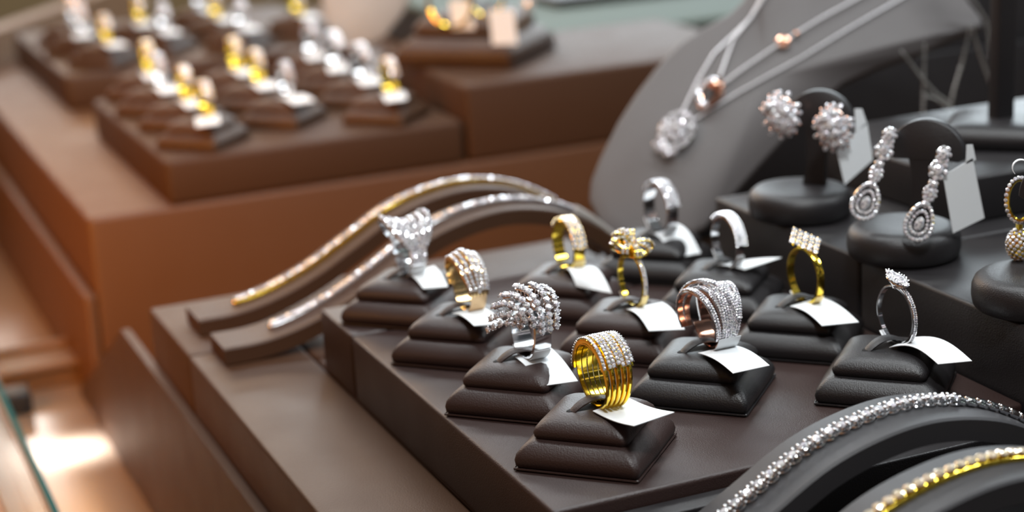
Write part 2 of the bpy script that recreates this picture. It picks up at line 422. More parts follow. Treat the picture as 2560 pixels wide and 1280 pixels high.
# ------------------------------------------------------------------ rings: local frame, axis along X, origin at the centre of the finger hole
def rp(x, r, th): return Vector((x, -r * sin(th), r * cos(th)))
def band(bm, xf, ri, wf, tf, a0, a1, n=48, round_=.7):
    """sweep a domed band from angle a0 to a1 (degrees); all of xf, ri, wf, tf take the angle in degrees"""
    F = lambda f, d: f(d) if callable(f) else f
    loops = []; closed = abs((a1 - a0) - 360) < 1e-6
    for i in range(n + (0 if closed else 1)):
        d = a0 + (a1 - a0) * i / n; th = radians(d)
        x, r, w_, t = F(xf, d), F(ri, d), F(wf, d) / 2, F(tf, d)
        loops.append([rp(x - w_, r, th), rp(x + w_, r, th), rp(x + w_, r + t * .45, th), rp(x + w_ * round_, r + t * .85, th), rp(x, r + t, th), rp(x - w_ * round_, r + t * .85, th), rp(x - w_, r + t * .45, th)])
    if closed:
        rows = [[bm.verts.new(p) for p in lp] for lp in loops]; k = len(loops[0])
        for i in range(n):
            A, B = rows[i], rows[(i + 1) % n]
            for j in range(k): bm.faces.new((A[j], A[(j + 1) % k], B[(j + 1) % k], B[j]))
    else: loft(bm, loops)
def gemrow(bm, xf, rf, size, a0, a1, beads=None, tilt=0, bead=.3):
    F = lambda f, d: f(d) if callable(f) else f
    d = a0
    while d < a1:
        th = radians(d); x, r = F(xf, d), F(rf, d); s = F(size, d)
        p = rp(x, r, th); n = Vector((F(tilt, d), -sin(th), cos(th)))
        gem(bm, p, n, s * .5)
        st = math.degrees(s * 1.02 / r)
        if beads is not None:
            q = radians(d + st / 2); 
            for sx in (-.42, .42): ball(beads, rp(x + sx * s, r + .02, q), s * bead * .5, 1)
        d += st
def make_ring(label, loc, rz, pitch=0):
    t = thing('ring', label, 'ring', loc, rz, 'diamond rings on the near ring riser')
    t.rotation_euler = (pitch, 0, rz)
    return t

RZ = radians(0.5)
H = dict(H1=(3.08, 3.35), H2=(2.9, 8.8), H3=(3.05, 14.6), H4=(2.9, 20.1), H5=(8.6, 6.35), H6=(8.5, 11.8), H7=(8.5, 17.3), H8=(13.9, 3.3), H9=(13.9, 8.8), H10=(13.9, 14.3), H11=(13.9, 19.8))
SL = dict(H1='dark ring stand nearest the front, under the gold five-wire ring', H2='dark ring stand under the spray cluster ring, second in the left row',
 H3='dark ring stand under the pale gold five-row ring, third in the left row', H4='dark ring stand in the rear left corner under the flared white ring',
 H5='dark ring stand under the wide crossing pave ring', H6='dark ring stand under the gold bow ring', H7='dark ring stand under the gold half-pave ring in the middle row rear',
 H8='black ring stand at far right under the slim oval-cluster ring', H9='black ring stand under the gold ring with square cluster', H10='black ring stand under the slim silver ring whose tag is seen edge-on',
 H11='black rearmost ring stand under the thick silver half-pave ring')
SM = dict(H1=DARK_VEIL, H2=DARK_VEIL, H3=DARK_VEIL, H4=DARK_VEIL, H5=BLACK, H6=DARK_VEIL, H7=DARK_VEIL, H8=BLACK, H9=BLACK, H10=BLACK, H11=BLACK)
stand0 = {}
for k, (x, y) in H.items():
    mt = SM[k]
    if mt.name not in stand0: stand0[mt.name] = make_stand(mt, SL[k], (x, y, 0.0))
    else: dup(stand0[mt.name], (x, y, 0.0), 0, SL[k])

def ring_loc(k, dx=.22, dy=-.12, z=2.62): x, y = H[k]; return (x + dx, y + dy, z)

# R1: gold, five wires below, domed pave bands above
r = make_ring('yellow gold ring with five wire shank and thick pave top, nearest the front', ring_loc('H1', .3, -.15, 2.66), RZ)
bm = bmesh.new()
X5 = [-.47, -.24, -.01, .22, .45]
for i, x in enumerate(X5):
    band(bm, lambda d, x=x: x * (1 - .34 * (0.5 - 0.5 * cos(radians(d)))), .98, lambda d: .17 - .05 * (0.5 - 0.5 * cos(radians(d))), .13, 0, 360, 56)
obj('shank', bm, GOLD, r)
bm = bmesh.new()
for x, w_ in ((-.49, .12), (-.24, .25), (.06, .28), (.38, .29)):
    band(bm, x, 1.02, w_, .16, -92, 66, 30, .85)
obj('setting', bm, GOLD, r)
bm = bmesh.new(); bd = bmesh.new()
gemrow(bm, -.5, 1.2, .12, -90, 64, bd)
for x in (-.30, -.17, .0, .135, .31, .45): gemrow(bm, x, 1.21 if x in (-.30, .45) else 1.225, .14, -90 + random.uniform(0, 5), 62, bd, tilt=0)
o = facet('pave_diamonds', bm, DIAMOND, r); o['label'] = 'rows of white diamonds'
obj('prongs', bd, SILVER, r)

# R2: spray cluster, white gold
r = make_ring('white gold cluster ring with five gem sprays fanning to the left', ring_loc('H2', .25, -.2, 2.62), RZ)
bm = bmesh.new(); band(bm, .12, .95, lambda d: .62 - .12 * cos(radians(d)), .1, 40, 320, 44, .9)
band(bm, .12, .95, .2, .1, -40, 40, 12); obj('shank', bm, SILVER, r)
bm = bmesh.new(); bd = bmesh.new(); wr = bmesh.new()
ROWS = [  # front end, bulge, far end of each spray, as (x, y, z) from the ring's centre
 ((.66, -1.00, .25), (.82, -1.05, 1.55), (.62, .10, 1.36)),
 ((.36, -1.08, .20), (.42, -1.20, 1.75), (.22, .15, 1.50)),
 ((.06, -1.12, .18), (.00, -1.30, 1.75), (-.28, .20, 1.50)),
 ((-.22, -1.02, .42), (-.40, -1.10, 1.75), (-.78, .22, 1.25)),
 ((-.42, -.85, .62), (-.80, -.80, 1.50), (-1.18, .15, .92)),
 ((-.50, -.72, .52), (-.95, -.70, 1.10), (-1.42, .05, .52)),
 ((-.50, -.62, .34), (-.95, -.60, .72), (-1.45, -.05, .22))]
sz = .235
for P0_, P1_, P2_ in ROWS:
    P0_, P1_, P2_ = Vector(P0_), Vector(P1_), Vector(P2_)
    pts = [P0_ * (1 - v) ** 2 + P1_ * 2 * v * (1 - v) + P2_ * v ** 2 for v in [k / 60 for k in range(61)]]
    tube(wr, [p * .92 for p in pts[::4]], .045, 6)
    last = None
    for p in pts:
        if last is None or (p - last).length >= sz:
            n = (p - Vector((0, .1, .1))).normalized(); gem(bm, p, n, sz * .53, deep=True)
            for a in range(4):
                q = n.orthogonal().normalized(); q = Matrix.Rotation(a * pi / 2 + .7, 3, n) @ q
                ball(bd, p + q * sz * .5 + n * .02, .03)
            tube(wr, [p - n * .05, p * .80], .022, 5)
            last = p
obj('basket', wr, SILVER, r); obj('prongs', bd, SILVER, r)
o = facet('cluster_diamonds', bm, DIAMOND, r)

# R3: pale gold with five pave rows gathered at the front
r = make_ring('pale gold ring with five spreading pave rows and peach tag loop', ring_loc('H3', .2, -.1, 2.6), RZ)
bm = bmesh.new(); bs = bmesh.new(); bd = bmesh.new()
for i in range(5):
    x1 = -.43 + .215 * i; x0 = -.17 + .145 * i; rr = .96 + (.10 if i in (1, 2, 3) else .02) + (.1 if i == 2 else 0)
    xf = lambda d, a=x1, b=x0: b + (a - b) * max(0, cos(radians(max(-90, min(90, d))))) ** .8
    rf = lambda d, q=rr: .96 + (q - .96) * max(0, cos(radians(d)))
    band(bm, xf, rf, .18, .13, -100, 100, 36, .85)
    gemrow(bs, xf, lambda d: rf(d) + .15, .15, -95, 92, bd)
band(bm, .15, .95, .55, .1, 95, 265, 30, .9)
obj('shank', bm, PGOLD, r); obj('prongs', bd, SILVER, r); facet('pave_diamonds', bs, DIAMOND, r)

# R4: flared white ring
r = make_ring('white pave ring flaring wide like a fan at the top, rear left', ring_loc('H4', .2, 0, 2.62), RZ)
bm = bmesh.new(); bs = bmesh.new()
for i in range(7):
    u = (i - 3) / 3
    def fl(d): return max(0, cos(radians(min(180, abs(d) * 1.15)))) ** .9
    xf = lambda d, u=u: u * (.28 + .60 * fl(d)) + .02 - .12 * fl(d)
    rf = lambda d, u=u: .96 + (.12 + .26 * abs(u) ** 1.5) * fl(d)
    band(bm, xf, rf, lambda d: .1 + .15 * fl(d), .12, -110, 110, 36)
    gemrow(bs, xf, lambda d: rf(d) + .135, lambda d: .13 + .05 * fl(d), -85, 108)
band(bm, .02, .95, .62, .1, 105, 255, 30, .9)
obj('shank', bm, SILVER, r); facet('pave_diamonds', bs, DIAMOND, r)

# R5: crossing bands
r = make_ring('wide white gold ring of crossing pave bands with rose gold inside', ring_loc('H5', .3, -.1, 2.62), RZ)
bm = bmesh.new(); bi = bmesh.new(); bs = bmesh.new(); bd = bmesh.new()
cfg = [(-.66, -.28, .2, 0), (-.30, -.18, .2, .02), (-.02, .30, .30, .16), (.2, .10, .26, .05), (.46, .22, .24, .03), (.74, .18, .2, .0)]
for (xt, xb, w_, lift) in cfg:
    sk = -.10 if xt > -.1 else .12
    xf = lambda d, a=xt, b=xb, s=sk: b + (a - b) * (.5 + .5 * cos(radians(d))) ** .8 + s * sin(radians(d)) * 1.1
    rf = lambda d, l=lift: 1.0 + l * max(0, cos(radians(d)))
    band(bm, xf, rf, w_, .10, -118, 118, 44, .92)
    band(bi, xf, lambda d: rf(d) - .035, w_ * .92, .03, -118, 118, 44, .92)
    k = max(2, round(w_ / .09))
    for j in range(k):
        off = (j + .5) / k - .5
        gemrow(bs, lambda d: xf(d) + off * w_, lambda d: rf(d) + .115, .092, -116 + (j % 2) * 2.2, 112)
# a knot band laid over the top
xf = lambda d: -.12 + .62 * sin(radians(d)) * .8; rf = lambda d: 1.12 + .12 * max(0, cos(radians(d)))
band(bm, xf, rf, .2, .1, -55, 80, 26, .9)
for off in (-.07, .02, .1): gemrow(bs, lambda d: xf(d) + off * .8, lambda d: rf(d) + .115, .092, -52, 78)
band(bi, .12, .95, .6, .09, 112, 248, 24, .9)
obj('shank', bm, SILVER, r); o = obj('inner_lining', bi, ROSE, r); o['label'] = 'rose gold inside of the bands'
facet('pave_diamonds', bs, DIAMOND, r)

# R6: bow
r = make_ring('slim yellow gold ring topped with a pave ribbon bow', ring_loc('H6', .2, -.1, 2.6), RZ)
bm = bmesh.new(); band(bm, 0, .93, lambda d: .2, .09, 0, 360, 48, .85); obj('shank', bm, GOLD, r)
bs = bmesh.new(); gemrow(bs, -.04, 1.035, .09, 22, 112); gemrow(bs, .05, 1.035, .09, 22, 112)
bw = bmesh.new()
def bow_loop(phi, el, R, w_, off):
    """one ribbon loop standing out from the bow's centre"""
    dirv = Vector((cos(phi) * cos(el), sin(phi) * cos(el), sin(el))); side = Vector((-sin(phi), cos(phi), 0)); upv = dirv.cross(side).normalized()
    if upv.z < 0: upv = -upv
    c = Vector((0, 0, 1.12 + off)) + dirv * R * 1.05
    loops = []
    for i in range(17):
        a = 2 * pi * i / 16; rr = R
        p = c + dirv * (rr * 1.05 * cos(a)) + upv * (rr * .62 * sin(a)); n = (dirv * cos(a) + upv * sin(a)).normalized()
        ww = w_ * (.55 + .45 * (.5 + .5 * cos(a)))
        loops.append([p - side * ww / 2, p + side * ww / 2, p + side * ww / 2 + n * .04, p - side * ww / 2 + n * .04])
        if sin(a) > -.2 and cos(a) > -.75:
            for s_ in (-.26, .26):
                gem(bs, p + side * ww * s_ + n * .05, n, .05)
    loft(bw, loops, close_ends=False)
for phi, el, R, w_, off in ((pi + .1, .30, .40, .32, .12), (pi - .6, .55, .36, .30, .16), (-.15, .05, .38, .28, .05), (-.85, .0, .33, .28, .02), (-1.6, -.05, .31, .30, 0), (-2.35, .1, .34, .30, .02), (1.1, .6, .33, .30, .15), (2.0, .7, .33, .28, .18)):
    bow_loop(phi, el, R, w_, off)
ball(bw, (0, 0, 1.2), .12, 2)
obj('bow', bw, GOLD, r); facet('pave_diamonds', bs, DIAMOND, r)

# R7: gold half pave band
r7 = make_ring('yellow gold band with broad three-row pave on the front half, middle rear', ring_loc('H7', .2, -.1, 2.6), RZ)
bm = bmesh.new(); band(bm, 0, .95, lambda d: .46 + .1 * max(0, cos(radians(d - 20))), .11, 0, 360, 48, .85); obj('shank', bm, GOLD, r7)
bs = bmesh.new(); bd = bmesh.new()
for x in (-.19, 0, .19): gemrow(bs, x, 1.1 if x == 0 else 1.08, .19, -55 + (5 if x == 0 else 0), 88, bd)
obj('prongs', bd, PGOLD, r7); facet('pave_diamonds', bs, DIAMOND, r7)

# R8: slim ring, oval cluster
r = make_ring('slim white gold ring with three-stone cluster head, rightmost near the bracelet', ring_loc('H8', .3, -.12, 2.64), RZ)
bm = bmesh.new(); band(bm, 0, .95, lambda d: .16 + .03 * cos(radians(d)), .09, 0, 360, 56, .9)
for sx in (-1, 1): band(bm, lambda d: sx * .07, .97, .05, .1, 18, 150, 26, .9)
obj('shank', bm, SILVER, r)
bs = bmesh.new(); bd = bmesh.new(); wr = bmesh.new()
gemrow(bs, -.045, 1.055, .075, 24, 135); gemrow(bs, .045, 1.055, .075, 25, 135); facet('shoulder_diamonds', bs, DIAMOND, r)
n = Vector((.05, -.25, 1)).normalized(); ez = Vector((0, 1, .25)).normalized(); ex = ez.cross(n)
c0 = Vector((0, -.02, 1.27))
for u, v_, s in ((-.36, 0, .17), (0, 0, .23), (.36, 0, .17), (-.2, .19, .1), (.2, .19, .1), (-.2, -.19, .1), (.2, -.19, .1), (0, .25, .09), (0, -.25, .09), (-.52, 0, .08), (.52, 0, .08)):
    p = c0 + ez * u + ex * v_; bs = bmesh.new(); gem(bs, p, n, s, deep=True); facet('diamond', bs, DIAMOND, r)
    for a in range(4):
        q = Matrix.Rotation(a * pi / 2 + .78, 3, n) @ ex
        ball(bd, p + q * s + n * .03, .028)
    tube(wr, [p - n * .06, c0 - n * .34 + (p - c0) * .35], .03, 6)
tube(wr, [c0 + ez * (.44 * cos(a)) + ex * (.24 * sin(a)) - n * .09 for a in [2 * pi * k / 20 for k in range(20)]], .035, 6, closed=True)
obj('basket', wr, SILVER, r); obj('prongs', bd, SILVER, r)

# R9: gold with square cluster
r = make_ring('yellow gold ring with slanted square cluster of round diamonds', ring_loc('H9', .25, -.1, 2.6), RZ)
bm = bmesh.new(); band(bm, 0, .95, lambda d: .2 + .06 * abs(sin(radians(d))), .12, 0, 360, 48, .95); obj('shank', bm, GOLD, r)
bs = bmesh.new(); bd = bmesh.new(); wr = bmesh.new()
n = Vector((-.10, -.48, .88)).normalized(); ey = Vector((-.55, .83, .1)); ey = (ey - n * ey.dot(n)).normalized(); ex = ey.cross(n)
c0 = Vector((0, 0, 1.3))
for i in range(5):
    for j in range(4):
        p = c0 + ey * ((i - 2) * .23 + (j - 1.5) * .05) + ex * ((j - 1.5) * .2); gem(bs, p, n, .11, deep=True)
        for a in range(2): ball(bd, p + Matrix.Rotation(a * pi + .78, 3, n) @ ex * .11 + n * .02, .026)
        tube(wr, [p - n * .02, p - n * .16 - (p - c0) * .15], .045, 6)
tube(wr, [c0 + ey * .55 - n * .12, c0 - n * .22, c0 - ey * .55 - n * .12], .07, 6)
obj('basket', wr, GOLD, r); obj('prongs', bd, PGOLD, r); facet('cluster_diamonds', bs, DIAMOND, r)

# R10, R11: silver half pave
r10 = make_ring('slim white gold ring with three-row pave front, beside the black earring riser', ring_loc('H10', .2, -.1, 2.6), RZ)
bm = bmesh.new(); band(bm, 0, .95, lambda d: .3 + .1 * max(0, cos(radians(d - 20))), .09, 0, 360, 48, .85); obj('shank', bm, SILVER, r10)
bs = bmesh.new(); bd = bmesh.new()
for x in (-.15, 0, .15): gemrow(bs, x, 1.115 if x == 0 else 1.09, .155, -50, 85, bd, bead=.4)
obj('prongs', bd, SILVER, r10); facet('pave_diamonds', bs, DIAMOND, r10)
r11 = make_ring('thick white gold ring with sparkling half-pave top, rearmost before the bust', ring_loc('H11', .2, -.1, 2.7), RZ)
bm = bmesh.new(); band(bm, 0, 1.0, lambda d: .5, .12, 0, 360, 48, .85); obj('shank', bm, SILVER, r11)
bs = bmesh.new(); bd = bmesh.new()
for x in (-.2, 0, .2): gemrow(bs, x, 1.19 if x == 0 else 1.165, .2, -60, 75, bd, bead=.4)
obj('prongs', bd, SILVER, r11); facet('pave_diamonds', bs, DIAMOND, r11)

# tags of the near rings (corner points relative to the stand's base centre)
TG = {
'H1':[(-0.33,-0.54,1.66),(1.14,-0.14,1.66),(1.55,-2.36,1.85),(-0.01,-2.72,1.85)],
'H2':[(-0.22,-0.12,1.66),(1.23,0.37,1.66),(1.12,-2.21,1.2),(-0.16,-2.0,1.2)],
'H3':[(-0.46,-0.29,1.66),(0.69,-0.02,1.66),(0.65,-2.67,1.75),(-0.4,-2.32,1.75)],
'H4':[(0.01,-0.08,1.66),(1.35,0.35,1.66),(0.92,-2.26,1.55),(0.0,-1.98,1.55)],
'H5':[(-0.5,-0.57,1.66),(0.92,-0.5,1.66),(0.9,-2.83,1.65),(-0.49,-2.86,1.65)],
'H6':[(-0.29,-0.53,1.66),(1.19,-0.47,1.66),(0.7,-3.08,1.45),(-0.45,-2.56,1.45)],
'H7':[(-0.21,-0.3,1.66),(0.91,-0.32,1.66),(0.41,-3.42,1.45),(-0.34,-1.84,1.45)],
'H8':[(-0.16,-0.37,1.66),(1.19,0.03,1.66),(1.49,-2.6,1.55),(0.39,-2.28,1.55)],
'H9':[(-0.57,-0.37,1.66),(0.91,-0.03,1.66),(0.82,-2.64,1.45),(-0.47,-2.29,1.45)],
'H10':[(-0.26,0.08,1.66),(0.48,0.05,1.66),(1.9,-1.3,1.95),(0.3,-1.2,1.7)],
'H11':[(-0.25,0.05,1.66),(1.39,0.82,1.66),(1.09,-1.83,1.05),(-0.25,-1.84,1.05)]}
TL = dict(H1='blank white tag under the gold five-wire ring at the front', H2='blank white tag under the spray cluster ring', H3='blank white tag with peach loop under the pale gold ring',
 H4='blank white tag under the flared white ring at rear left', H5='blank white tag with white wrap under the crossing pave ring', H6='blank white tag with gold loop under the bow ring',
 H7='curved white tag with gold loop under the gold half-pave ring', H8='long white tag hanging right from the slim cluster ring', H9='blank white tag under the gold square-cluster ring',
 H10='thin white tag seen nearly edge-on under the slim silver ring', H11='white tag under the thick silver ring before the necklace bust')
WR = dict(H1=[(.3, -.15, 2.66, .2, 1.13, 196, 232, RZ, PAPER)], H2=[(.37, -.2, 2.62, .3, 1.06, 120, 160, RZ, PAPER), (.3, -.2, 2.62, .3, 1.06, 200, 225, RZ, PAPER)],
 H3=[(.3, -.1, 2.6, .3, 1.07, 100, 165, RZ, PPAPER)], H4=[(.22, 0, 2.62, .34, 1.07, 118, 160, RZ, PAPER)], H5=[(.4, -.1, 2.62, .42, 1.12, 112, 168, RZ, PAPER)],
 H6=[(.2, -.1, 2.6, .13, 1.04, 112, 165, RZ, GPAPER), (.2, -.1, 2.6, .16, 1.04, 200, 232, RZ, PAPER)], H7=[(.2, -.1, 2.6, .24, 1.08, 112, 165, RZ, GPAPER), (.2, -.1, 2.6, .2, 1.08, 200, 228, RZ, PAPER)],
 H8=[(.3, -.12, 2.64, .15, 1.06, 196, 226, RZ, PAPER)], H9=[(.25, -.1, 2.6, .16, 1.09, 120, 165, RZ, GPAPER), (.25, -.1, 2.6, .17, 1.09, 200, 226, RZ, PAPER)],
 H10=[(.2, -.1, 2.6, .17, 1.06, 112, 165, RZ, PAPER), (.2, -.1, 2.6, .17, 1.06, 200, 240, RZ, PAPER)], H11=[(.2, -.1, 2.7, .27, 1.14, 120, 165, RZ, PAPER), (.2, -.1, 2.7, .27, 1.14, 198, 240, RZ, PAPER)])
AR = dict(H7=.35, H8=.3, H10=.05, H11=.3, H1=-.08, H6=.2, H9=.15)
for k in H: make_tag(TG[k], (*H[k], 0), TL[k], 'white price tags on the near rings', looppos=WR[k], arch=AR.get(k, .12))

# ------------------------------------------------------------------ bracelet ramps
RAMP = [(-3.5, -1.82), (-1.8, -1.78), (0, -1.42), (2, -.66), (4, .42), (6, 1.5), (8, 2.05), (9.8, 2.15), (11.8, 1.75), (13.4, 1.0), (14.8, -.05), (16.2, -1.5)]
def ramp_z(x): return spline(RAMP, x)
def make_ramp(label, y, dx, mat, w_=1.2, x0=-3.5, x1=16.2, th=.72):
    bm = bmesh.new(); loops = []; n = 64
    for i in range(n + 1):
        x = x0 + (x1 - x0) * i / n; z = ramp_z(x); s = (ramp_z(x + .05) - ramp_z(x - .05)) / .1; nrm = Vector((-s, 0, 1)).normalized()
        c = Vector((x + dx, y, z)); b = c - nrm * th; e = .07
        if b.z < -2.58: b.z = -2.58
        loops.append([(c.x, y - w_ + e, c.z), (c.x, y + w_ - e, c.z), (c.x - nrm.x * e, y + w_, c.z - nrm.z * e), (b.x, y + w_, b.z), (b.x, y - w_, b.z), (c.x - nrm.x * e, y - w_, c.z - nrm.z * e)])
    loft(bm, loops)
    o = obj('bracelet_ramp', bm, mat, angle=30)
    return tag(o, label, 'bracelet stand', 'curved bracelet ramps')
make_ramp('curved warm-tinted bracelet ramp behind, carrying the gold-edged bracelet', 30.7, 0, BROWN_VEIL)
make_ramp('curved warm-tinted bracelet ramp carrying the long silver bracelet, behind the rings', 26.3, 0, BROWN_VEIL)
make_ramp('curved grey bracelet ramp at lower right with the large-stone bracelet', -3.0, .8, GREY)
make_ramp('curved grey bracelet ramp in the bottom right corner with the gold bracelet', -7.5, .3, GREY)
def on_ramp(x, dx, y, lift):
    s = (ramp_z(x + .05) - ramp_z(x - .05)) / .1; n = Vector((-s, 0, 1)).normalized()
    return Vector((x + dx, y, ramp_z(x))) + n * lift, n, Vector((1, 0, s)).normalized()
def arc_walk(x0, x1, step):
    x = x0; out = []
    while x < x1:
        out.append(x); s = (ramp_z(x + .05) - ramp_z(x - .05)) / .1; x += step / math.sqrt(1 + s * s)
    return out
def thin_bracelet(label, y, dx, x0, x1, metal_, gmat, step, rad, group='diamond bracelets on ramps'):
    t = thing('bracelet', label, 'bracelet', (0, 0, 0), 0, group)
    bm = bmesh.new(); bs = bmesh.new()
    xs = arc_walk(x0, x1, step)
    for x in xs:
        p, n, tg = on_ramp(x, dx, y, rad * .9); side = Vector((0, 1, 0))
        loops = []
        for u in (-.46, .46):
            q = p + tg * step * u
            loops.append([q + side * (rad * a) + n * (rad * b) for a, b in ((-1, -.8), (1, -.8), (1.0, -.1), (.6, .15), (-.6, .15), (-1.0, -.1))])
        loft(bm, loops)
        gem(bs, p + n * rad * .5, n, rad * 1.0)
    obj('links', bm, metal_, t); facet('diamonds', bs, gmat, t)
    # end clasp taped down
    p, n, tg = on_ramp(x0 - .1, dx, y, .08)
    bc = bmesh.new(); ball(bc, p, .16, 2); obj('clasp', bc, metal_, t)
    return t
t = thin_bracelet('thin diamond bracelet with yellow gold edge on the rear warm-tinted ramp', 30.7, 0, -1.4, 14.2, GOLD, DIAMOND, .24, .17)
t = thin_bracelet('thin all silver diamond bracelet on the middle warm-tinted ramp', 26.3, 0, -1.0, 13.2, SILVER, DIAMOND, .24, .17)
bc = bmesh.new(); tube(bc, [on_ramp(x, 0, 26.3, .12)[0] for x in (13.1, 13.8, 14.4, 15.2, 15.9)], lambda u: .3 - .14 * min(1, u * 2.2), 8); o = obj('end_band', bc, LINEN, t); o['label'] = 'pale band tying down the bracelet end'
t = thin_bracelet('yellow gold tennis bracelet in the bottom right corner', -7.5, .3, 4.2, 14.5, GOLD, CHAMP, .33, .18)
# big stone bracelet: every link a part
t = thing('bracelet', 'large round diamond bracelet on the grey ramp at lower right', 'bracelet', (0, 0, 0), 0, 'diamond bracelets on ramps')
proto = None
for x in arc_walk(2.6, 11.2, .43):
    p, n, tg = on_ramp(x, .8, -3.0, .17); side = Vector((0, 1, 0))
    bm = bmesh.new()
    tube(bm, [p + tg * (.2 * cos(a)) + side * (.2 * sin(a)) - n * .1 for a in [2 * pi * k / 14 for k in range(14)]], .035, 6, closed=True)
    tube(bm, [p + tg * (.16 * cos(a)) + side * (.16 * sin(a)) + n * .02 for a in [2 * pi * k / 14 for k in range(14)]], .055, 6, closed=True)
    for a in range(4):
        q = tg * cos(a * pi / 2 + pi / 4) + side * sin(a * pi / 2 + pi / 4)
        tube(bm, [p + q * .12 - n * .14, p + q * .19, p + q * .185 + n * .1], .05, 6); ball(bm, p + q * .185 + n * .11, .062, 2)
    lk = obj('link', bm, SILVER, t)
    bs = bmesh.new(); gem(bs, p + n * .06, n, .165, deep=True, flat=1.2); facet('diamond', bs, DIAMOND, lk)
for x in arc_walk(11.25, 15.5, .42):
    p, n, tg = on_ramp(x, .8, -3.0, .13); bm = bmesh.new(); side = Vector((0, 1, 0))
    loops = []
    for u, s in ((-.19, .6), (-.16, .95), (-.1, 1), (.1, 1), (.16, .95), (.19, .6)):
        loops.append([p + tg * u + side * (.18 * s * cos(a)) + n * (.15 * s * sin(a)) for a in [2 * pi * k / 10 for k in range(10)]])
    loft(bm, loops); 
    for sd in (-.08, .08): tube(bm, [p - tg * .24 + side * sd, p + tg * .24 + side * sd], .03, 5)
    obj('chain_link', bm, SILVER, t)

# ------------------------------------------------------------------ earring stands
def earring_stand(label, loc, mat, ang=-50, post=True):
    t = thing('earring_stand', label, 'earring stand', loc, 0, 'round black earring stands')
    bm = bmesh.new(); prof = [(1.7, 0), (1.93, .03), (2.02, .12), (2.08, .4), (2.07, .75), (1.98, .98), (1.8, 1.13), (1.5, 1.2), (.7, 1.2), (.1, 1.2)]
    loft(bm, [[(r_ * cos(a), r_ * sin(a), z) for a in [2 * pi * k / 56 for k in range(56)]] for r_, z in prof]); obj('base', bm, mat, t, angle=50)
    d = Vector((cos(radians(ang)), sin(radians(ang)), 0)); nn = Vector((-d.y, d.x, 0))
    off = Vector((.68, -.05, 0))
    bm = bmesh.new(); loops = []
    for i in range(9):
        u = i / 8; z = 1.15 + 2.7 * u; hw = .48 - .12 * sin(pi * u) + .25 * u ** 3; c = off + d * (0.25 * u) + Vector((0, 0, z)); tk = .17
        loops.append([c - d * hw - nn * tk, c + d * hw - nn * tk, c + d * hw + nn * tk, c - d * hw + nn * tk])
    loft(bm, loops); obj('stem', bm, mat, t, angle=50)
    bm = bmesh.new(); c = off + d * .25 + Vector((0, 0, 3.68)); R_ = 1.42
    out = [(-R_, 0)] + [(-R_ * cos(a), R_ * sin(a) * .98) for a in [pi * k / 24 for k in range(1, 24)]] + [(R_, 0), (R_ * .85, -.12), (.5, -.1), (-.5, -.1), (-R_ * .85, -.12)]
    lps = []
    for tk, s in ((-.2, .97), (-.16, 1), (.16, 1), (.2, .97)): lps.append([c + d * (x * s) + Vector((0, 0, z * s)) + nn * tk for x, z in out])
    loft(bm, lps); obj('dome', bm, mat, t, angle=50)
    return t, d, nn, off
S1 = (18.45, 15.9, 2.6); S2 = (18.55, 8.95, 2.6); S3 = (17.9, 1.2, 2.6)
S3 = (18.6, 1.6, 2.6)
earring_stand('round black earring stand at rear holding the flower earrings', S1, BLACK)
_, D, NN, OFF = earring_stand('round black earring stand in middle holding the long drop earrings', S2, BLACK, -52)
earring_stand('round black earring stand cut off by the right edge of the photo', S3, BLACK)

def disc_gems(bs, c, n, u, v, R_, size, rings=3):
    gem(bs, c + n * .08, n, size * .7, deep=True)
    for k in range(1, rings + 1):
        rr = R_ * k / rings; cnt = max(5, int(2 * pi * rr / size))
        for i in range(cnt):
            a = 2 * pi * i / cnt + k; p = c + u * rr * cos(a) + v * rr * sin(a) + n * (.08 - .12 * (k / rings) ** 2)
            gem(bs, p, (n + (u * cos(a) + v * sin(a)) * .5 * k / rings).normalized(), size * .48, deep=True)
VIEW = Vector((-.55, -.80, .12)).normalized()   # the way the stands face
U_ = Vector((0, 0, 1)).cross(VIEW).normalized(); V_ = VIEW.cross(U_)
def flower_earring(label, c):
    t = thing('earring', label, 'earring', c, 0, 'diamond flower earrings')
    bs = bmesh.new(); bd = bmesh.new(); rg = random.Random(int(c[1] * 10))
    for k in range(34):
        a = k * 2.39996; rr = math.sqrt((k + .5) / 34)
        o_ = U_ * cos(a) * .62 + V_ * sin(a) * .78 - U_ * .22 * sin(a)
        p = o_ * rr + VIEW * (.30 * math.sqrt(max(0, 1 - rr * rr)) + rg.uniform(-.06, .1)); n = (VIEW + o_ * rr * .9).normalized()
        s_ = rg.choice((.13, .15, .19)); gem(bs, p, n, s_, deep=True)
        ball(bd, p + o_.normalized() * s_ - VIEW * .03, .05)
    for k in range(12):
        a = 2 * pi * k / 12 + rg.uniform(-.2, .2); o_ = (U_ * cos(a) * .62 + V_ * sin(a) * .78); p = o_ * 1.12
        gem(bs, p, (VIEW + o_ * .5).normalized(), .10, ax=o_, stretch=1.5)
    tube(bd, [-VIEW * .05 + U_ * .5 * cos(a) + V_ * .62 * sin(a) for a in [2 * pi * k / 16 for k in range(16)]], .1, 6, closed=True)
    facet('cluster_diamonds', bs, DIAMOND, t); obj('setting', bd, ROSE, t)
    bm = bmesh.new(); tube(bm, [-VIEW * .1, -VIEW * .7], .05, 6); ball(bm, -VIEW * .75 - V_ * .1, .17, 2); ball(bm, -VIEW * .5 - V_ * .35, .14, 2)
    obj('post', bm, SILVER, t)
def ctr(px): return px
flower_earring('flower cluster earring left of the rear earring stand dome', (17.75, 16.1, 6.78))
flower_earring('flower cluster earring right of the rear earring stand dome, tagged', (18.75, 13.9, 6.5))
